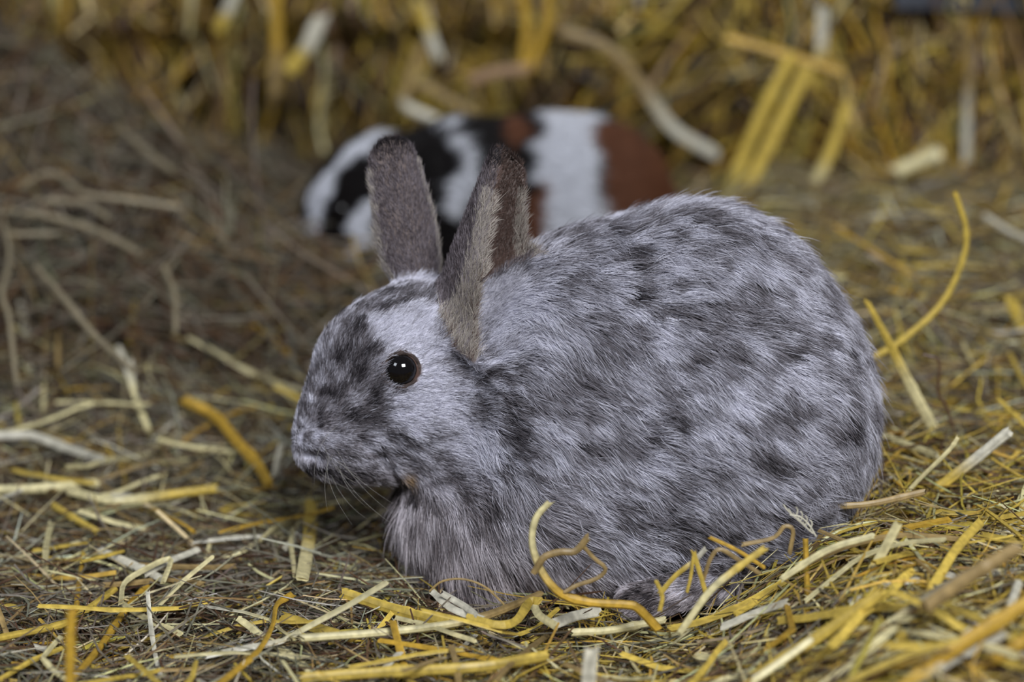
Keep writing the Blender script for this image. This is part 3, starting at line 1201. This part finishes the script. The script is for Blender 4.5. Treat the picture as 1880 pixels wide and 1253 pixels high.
hero([(478, 992), (505, 970), (535, 960)], 15, PALE, 'short pale leaf-shaped straw tip beside the split yellow leaf', 'straw_leaf', lift=.018, taper=(.4, 1), flat=.2)
hero([(185, 1012), (240, 1035), (295, 1062)], 15, WHITE, 'wide white split straw crossing under a bent pale one', lift=.016, flat=.2)
hero([(222, 1108), (228, 1072), (262, 1048), (312, 1027), (300, 1068)], 11, PALE, 'sharply bent pale straw lying over a white split one', lift=.022, flat=.25)
hero([(225, 1110), (275, 1140), (330, 1165)], 12, PALE, 'pale straw strip leading away from the bent pale straw', lift=.014)
hero([(-15, 900), (80, 897), (172, 888)], 17, PALE, 'thick cream straw with cut end, parallel to its neighbour', lift=.018, flat=.6)
hero([(135, 905), (210, 920), (300, 910), (390, 898)], 16, PALE, 'long cream straw with a kink lying beside a thick cut one', lift=.018, flat=.5, end=YEL)
hero([(0, 800), (60, 800), (120, 822), (185, 843)], 15, WHITE, 'bleached arching straw at the foot of the hay heap', lift=.02, flat=.3)
hero([(100, 930), (140, 955), (175, 975)], 13, YEL, 'short yellow straw piece beneath the kinked cream straw', lift=.014)
hero([(0, 1172), (110, 1148), (160, 1120), (208, 1085)], 13, YEL, 'long yellow stalk bending upward over dark hay', lift=.014, flat=.7)
hero([(135, 1248), (190, 1180), (235, 1115), (285, 1060)], 13, GOLD, 'long golden stalk slanting across dark hay', lift=.012, flat=.7)
hero([(128, 1275), (129, 1200), (131, 1128)], 17, GOLD, 'golden straw standing straight up out of dark hay', mode='y', Y=-.225, flat=.4)
hero([(395, 1262), (470, 1200), (500, 1150), (508, 1112), (535, 1093)], 13, GOLD, 'golden curved straw with hooked tip in front of the hay', lift=.02, flat=.5)
hero([(525, 1135), (570, 1150), (612, 1163)], 21, YEL, 'short wide yellow straw with square cut end', lift=.016, flat=.3)
hero([(636, 1092), (730, 1122), (825, 1146)], 22, YEL, 'thick dull yellow stalk reaching under the rabbit\'s chest', lift=.014, flat=.6)
hero([(560, 1172), (720, 1160), (870, 1138), (988, 1094)], 15, PALE, 'very long tan stalk lying along the rabbit\'s front paws', lift=.020, flat=.6, end=TAN)
hero([(795, 1088), (830, 1118), (880, 1136)], 13, WHITE, 'torn white straw strip at the rabbit\'s front paw, longer of two', lift=.024, flat=.15)
hero([(815, 1092), (850, 1112), (872, 1128)], 12, WHITE, 'torn white straw strip at the rabbit\'s front paw, shorter of two', lift=.028, flat=.15)
s5 = hero([(865, 1136), (915, 1148), (948, 1140), (972, 1106), (986, 1104)], 15, YEL, 'crumpled yellow straw leaf folded before the rabbit\'s paws', 'straw_leaf', lift=.026, flat=.15)
hero([(978, 1106), (990, 1130), (1020, 1150)], 15, PALE, None, 'leaf_blade', lift=.024, flat=.12, parent=s5)
hero([(1020, 1145), (1055, 1132), (1092, 1124)], 19, WHITE, 'chunky bleached straw flake under the curled golden straw', 'straw_flake', lift=.022, flat=.15)
hero([(1055, 1162), (1120, 1158), (1215, 1140)], 15, PALE, 'pale stalk lying under the foot of the curled straw', lift=.018, flat=.6)
hero([(672, 1118), (662, 1142), (655, 1165)], 14, WHITE, 'little white straw flake standing among golden stalks', 'straw_flake', mode='u', flat=.15)
hero([(1600, 658), (1660, 622), (1730, 556), (1768, 475), (1773, 420), (1756, 362)], 13, YEL, 'tall arching yellow straw beside the rabbit\'s rump', 'arched_straw', 'y', Y=.17, flat=.45, taper=(1.0, .8), K=26)
hero([(1596, 562), (1630, 625), (1665, 695), (1716, 792)], 19, YEL, 'flat yellow straw with white middle leaning by the rabbit\'s rump', mode='y', Y=.13, flat=.25, taper=(.5, 1.1), end=PALE)
hero([(1680, 938), (1725, 895), (1785, 848), (1846, 798)], 19, YEL, 'stout yellow straw with white cut tip sticking up from the bedding', mode='y', Y=.03, flat=.6, end=WHITE)
hero([(1697, 652), (1724, 664), (1722, 720), (1738, 748), (1752, 792)], 6, BROWN, 'thin brown bent twig with pale top', 'twig', 'y', Y=.12, flat=.9)
hero([(1640, 955), (1670, 900), (1740, 830), (1758, 805)], 8, PALE, 'slender pale straw crossing the stout white-tipped one', mode='y', Y=.02)
hero([(1390, 1240), (1480, 1185), (1560, 1130), (1610, 1095)], 22, YEL, 'thick yellow stalk slanting up through the straw pile', mode='y', Y=-.17, flat=.6)
hero([(1575, 1085), (1612, 1030), (1645, 970)], 17, PALE, 'flat cream straw pointing up the straw pile', mode='y', Y=-.11, flat=.25)
hero([(1705, 1112), (1780, 1060), (1865, 1008)], 26, TAN, 'thick tan stalk raised above the straw pile', mode='y', Y=-.22, flat=.6)
hero([(1640, 1275), (1740, 1200), (1890, 1105)], 27, GOLD, 'thickest golden stalk running low along the straw pile', mode='y', Y=-.24, flat=.6)
hero([(1470, 1245), (1570, 1190), (1700, 1098), (1800, 1040)], 15, PALE, 'long pale stalk slanting across the straw pile', mode='y', Y=-.18, flat=.5, end=HAYG)
hero([(1740, 1260), (1820, 1215), (1900, 1165)], 20, GOLD, 'golden stalk under the thickest one in the straw pile', mode='y', Y=-.235, flat=.5)
hero([(1640, 1260), (1645, 1210), (1655, 1168)], 18, YEL, 'yellow straw stub upright in the straw pile', mode='y', Y=-.2, flat=.35)
hero([(1080, 1262), (1082, 1230), (1085, 1205)], 26, WHITE, 'bleached straw stub standing in front of the golden litter', mode='y', Y=-.2, flat=.2)
hero([(1330, 1150), (1390, 1125), (1440, 1108)], 13, WHITE, 'bleached white straw strip at the edge of the straw pile', lift=.02, flat=.2)
hero([(560, 1245), (700, 1235), (880, 1225), (1000, 1205)], 20, YEL, 'long yellow stalk lying level at the front of the bedding', lift=.02, flat=.5)
# straws around the hind foot
s6 = hero([(1214, 1088), (1240, 1058), (1275, 1030), (1292, 1012)], 9, YEL, 'thin forked yellow straw leaning by the rabbit\'s hind foot', mode='y', Y=-.105, end=WHITE)
hero([(1274, 1016), (1284, 1050), (1296, 1090)], 9, YEL, None, 'branch', 'y', Y=-.107, parent=s6)
hero([(1274, 1016), (1268, 1060), (1262, 1085)], 6, YEL, None, 'branch', 'y', Y=-.107, parent=s6)
hero([(1212, 1120), (1216, 1095), (1206, 1070)], 8, YEL, 'short yellow stub rising from the rabbit\'s hind foot', mode='y', Y=-.118)
hero([(1292, 1062), (1305, 1025), (1322, 1009), (1352, 1026), (1392, 1052)], 8, TAN, 'tan straw arched over the rabbit\'s hind foot', mode='y', Y=-.105)
hero([(1305, 988), (1355, 1012), (1402, 1042)], 7, GOLD, 'straight golden straw lying against the rabbit\'s haunch', mode='y', Y=-.098)
hero([(1366, 1000), (1420, 988), (1440, 967), (1456, 975), (1450, 1014)], 8, TAN, 'tan straw bent into a hook beside the rabbit\'s haunch', mode='y', Y=-.09)
hero([(790, 1085), (812, 1068), (850, 1064), (890, 1078), (925, 1110)], 4, TAN, 'hair-thin tan stem arching beside the front paw', 'dry_grass', 'y', Y=-.08)
hero([(1250, 1160), (1300, 1090), (1345, 1050), (1400, 1010)], 13, PALE, 'pale stalk leaning up the straw pile by the haunch', mode='y', Y=-.13, end=YEL)
hero([(1440, 1060), (1520, 1010), (1600, 985)], 12, PALE, 'cream stalk lying across the crest of the straw pile', mode='y', Y=-.10)
hero([(1530, 930), (1600, 925), (1690, 905)], 12, TAN, 'tan stalk lying at the rabbit\'s rump', mode='y', Y=-.03)

# feathery seed head
sh = hero([(1498, 985), (1486, 965), (1470, 950), (1452, 946)], 3, WHITE, 'pale feathery grass seed head against the rabbit\'s haunch', 'grass_seed_head', 'y', Y=-.085)
sh['category'] = 'grass'
for i, t in enumerate(np.linspace(.15, .95, 9)):
    px, py = 1498 - 44 * t, 985 - 40 * t
    sgn = 1 if i % 2 else -1
    hero([(px, py), (px - 3 + 7 * sgn, py - 11 - 2 * sgn), (px - 8 + 9 * sgn, py - 19)], 2.6, WHITE, None, 'spikelet', 'y', Y=-.085, parent=sh, K=6)

# background straws that can be told apart
BGS = [
    ([(1040, 60), (1120, 90), (1180, 160), (1235, 235), (1305, 278)], 22, TAN, WHITE, 'long tan straw with pale middle slanting down above the guinea pig', .74),
    ([(585, 40), (565, 85), (540, 118)], 27, WHITE, YEL, 'broad white straw blade hanging over the dark hollow', .74),
    ([(430, -10), (418, 20), (404, 48)], 20, WHITE, YEL, 'small pale blade hanging at the edge of the bale by the hay', .74),
    ([(770, 10), (785, 50), (802, 98)], 20, YEL, WHITE, 'yellow hanging straw with white end above the guinea pig\'s back', .75),
    ([(772, 85), (752, 150), (742, 190), (790, 215)], 17, TAN, WHITE, 'kinked straw hanging down to the guinea pig\'s neck', .75),
    ([(775, 155), (820, 180), (868, 208)], 17, TAN, None, 'short tan straw slanting behind the guinea pig', .75),
    ([(870, 145), (915, 132), (960, 128)], 20, srgb(176, 142, 110), None, 'pinkish tan straw lying level above the guinea pig', .74),
    ([(505, -10), (508, 80), (506, 165)], 22, GOLD, TAN, 'straight golden straw hanging beside the white blade', .76),
    ([(1010, -10), (1000, 60), (975, 120)], 18, GOLD, None, 'golden straw crossing others above the guinea pig\'s shoulder', .75),
    ([(960, -10), (968, 50), (962, 115)], 18, GOLD, None, 'straight golden straw above the guinea pig\'s shoulder', .76),
    ([(1450, 110), (1390, 230), (1335, 365)], 24, YEL, None, 'bright yellow straw in the sheaf behind the rabbit\'s back, outermost', .66),
    ([(1480, 130), (1430, 230), (1370, 350)], 24, YEL, None, 'bright yellow straw in the middle of the sheaf behind the rabbit', .66),
    ([(1555, 195), (1520, 290), (1470, 380)], 20, YEL, PALE, 'yellow straw with pale foot leaning away from the sheaf', .66),
    ([(1510, 20), (1508, 80), (1500, 150)], 20, WHITE, YEL, 'white-topped straw hanging above the yellow sheaf', .68),
    ([(1768, 40), (1780, 110), (1776, 200), (1774, 290)], 16, TAN, WHITE, 'long pale straw hanging straight under the metal rail', .66),
    ([(1340, 70), (1430, 95), (1540, 130)], 16, GOLD, None, 'golden straw lying level over the top of the sheaf', .67),
    ([(1655, 310), (1710, 285)], 24, PALE, None, 'short thick cream straw lying level on the bale face', .66),
    ([(1860, 560), (1880, 610)], 22, YEL, None, 'short yellow straw lying behind the twig', .3),
]
for pts, wd, c, e, lab, Yv in BGS:
    hero([(p[0], p[1]) for p in pts], wd, c, lab, mode='y', Y=Yv, end=e, flat=.3)
HS = [
    ([(40, 345), (75, 322), (110, 322), (150, 355), (230, 366), (322, 380)], 10, 'long grey arched stem on the dark hay heap'),
    ([(70, 368), (150, 372), (196, 398)], 10, 'grey stem drooping below the long arched one'),
    ([(-10, 388), (60, 392), (120, 405), (180, 425), (245, 458)], 11, 'long grey stem slanting down the hay heap'),
    ([(225, 240), (265, 275), (312, 312)], 13, 'thick pale grey stem high on the hay heap'),
    ([(10, 430), (112, 430)], 9, 'short level grey stem on the hay heap'),
    ([(3, 395), (18, 470), (4, 540), (16, 580), (30, 700)], 9, 'wavy grey stem hanging down the hay heap'),
    ([(65, 490), (115, 545), (170, 612), (245, 682)], 11, 'grey-brown stem slanting to the foot of the hay heap'),
    ([(300, 490), (320, 540), (322, 610)], 9, 'yellowish curved stem at the foot of the hay heap'),
]
for pts, wd, lab in HS:
    hero(pts, wd, np.array(srgb(150, 138, 112)), lab, 'hay_stem', mode='g', lift=.055, flat=.7)

# further straws, loose on the bedding and the bale: only their place tells them apart
FORMS = {'flat': .18, 'round': .8}


def scatter(count, xr, yr, place, names, p, lw, ll, group):
    made = 0
    tries = 0
    while made < count and tries < count * 12:
        tries += 1
        x, y = rng.uniform(*xr), rng.uniform(*yr)
        P = ground_lines(np.array([x]), np.array([y]), np.array([rng.uniform(*ll)]), 6, np.array([rng.uniform(.014, .030)]), .2, .05)
        if not clear_of(P, RB, GP, m=.008)[0]:
            continue
        cn = names[rng.choice(len(names), p=p)]
        fm = 'flat' if rng.random() < .55 else 'round'
        Lm = np.linalg.norm(np.diff(P[0], axis=0), axis=1).sum()
        sz = 'short' if Lm < .058 else ('long' if Lm > .085 else 'medium-length')
        bent = 'straight' if np.linalg.norm(P[0][-1] - P[0][0]) > .985 * Lm else 'bent'
        fm2 = f'{sz} {bent} {cn} {fm}'
        lab = f'{fm2} straw stalk lying {place}'
        c = np.array(PALETTE[cn]) * rng.uniform(.8, 1.1)
        o = mesh_straw('straw_stalk', P[0], rng.uniform(*lw), c, flat=FORMS[fm], K=11, sides=6, poly=True, end_color=WHITE if rng.random() < .25 else None)
        put(o, None, lab, 'straw', f'{fm2} stalks {place}')
        made += 1


NM = ['golden yellow', 'deep golden', 'pale cream', 'bleached white', 'tan']
scatter(44, (-.30, -.09), (-.20, .10), 'on the grey hay ahead of the rabbit', NM, [.25, .12, .33, .15, .15], (.0022, .0042), (.04, .10), None)
scatter(34, (-.36, -.10), (.10, .42), 'at the foot of the hay heap', NM, [.30, .15, .30, .10, .15], (.0024, .0045), (.04, .10), None)
scatter(48, (-.10, .10), (-.26, -.09), 'in front of the rabbit\'s paws', NM, [.42, .15, .25, .08, .10], (.0024, .0045), (.04, .11), None)
scatter(66, (.10, .32), (-.27, -.02), 'on the straw pile by the rabbit\'s haunch', NM, [.46, .14, .24, .08, .08], (.0024, .005), (.04, .12), None)
scatter(36, (.20, .42), (.06, .60), 'behind the rabbit\'s rump', NM, [.48, .16, .18, .06, .12], (.0024, .005), (.04, .11), None)
BL = bale_lines(60, 8, .08, .2, .045)
for i in range(60):
    cn = NM[rng.choice(5, p=[.44, .26, .10, .04, .16])]
    fm = 'flat' if rng.random() < .6 else 'round'
    o = mesh_straw('straw_stalk', BL[i], rng.uniform(.004, .0075), np.array(PALETTE[cn]) * rng.uniform(.8, 1.1), flat=FORMS[fm], K=12, sides=6)
    dv = BL[i][-1] - BL[i][0]
    pose = 'hanging straight down' if abs(dv[0]) < .3 * abs(dv[2]) else ('slanting' if abs(dv[0]) < 1.2 * abs(dv[2]) else 'lying crosswise')
    sz = 'short' if np.linalg.norm(dv) < .11 else ('long' if np.linalg.norm(dv) > .155 else 'medium-length')
    put(o, None, f'{sz} {cn} {fm} straw stalk {pose} on the straw bale', 'straw', f'{sz} {cn} {fm} stalks {pose} on the bale')
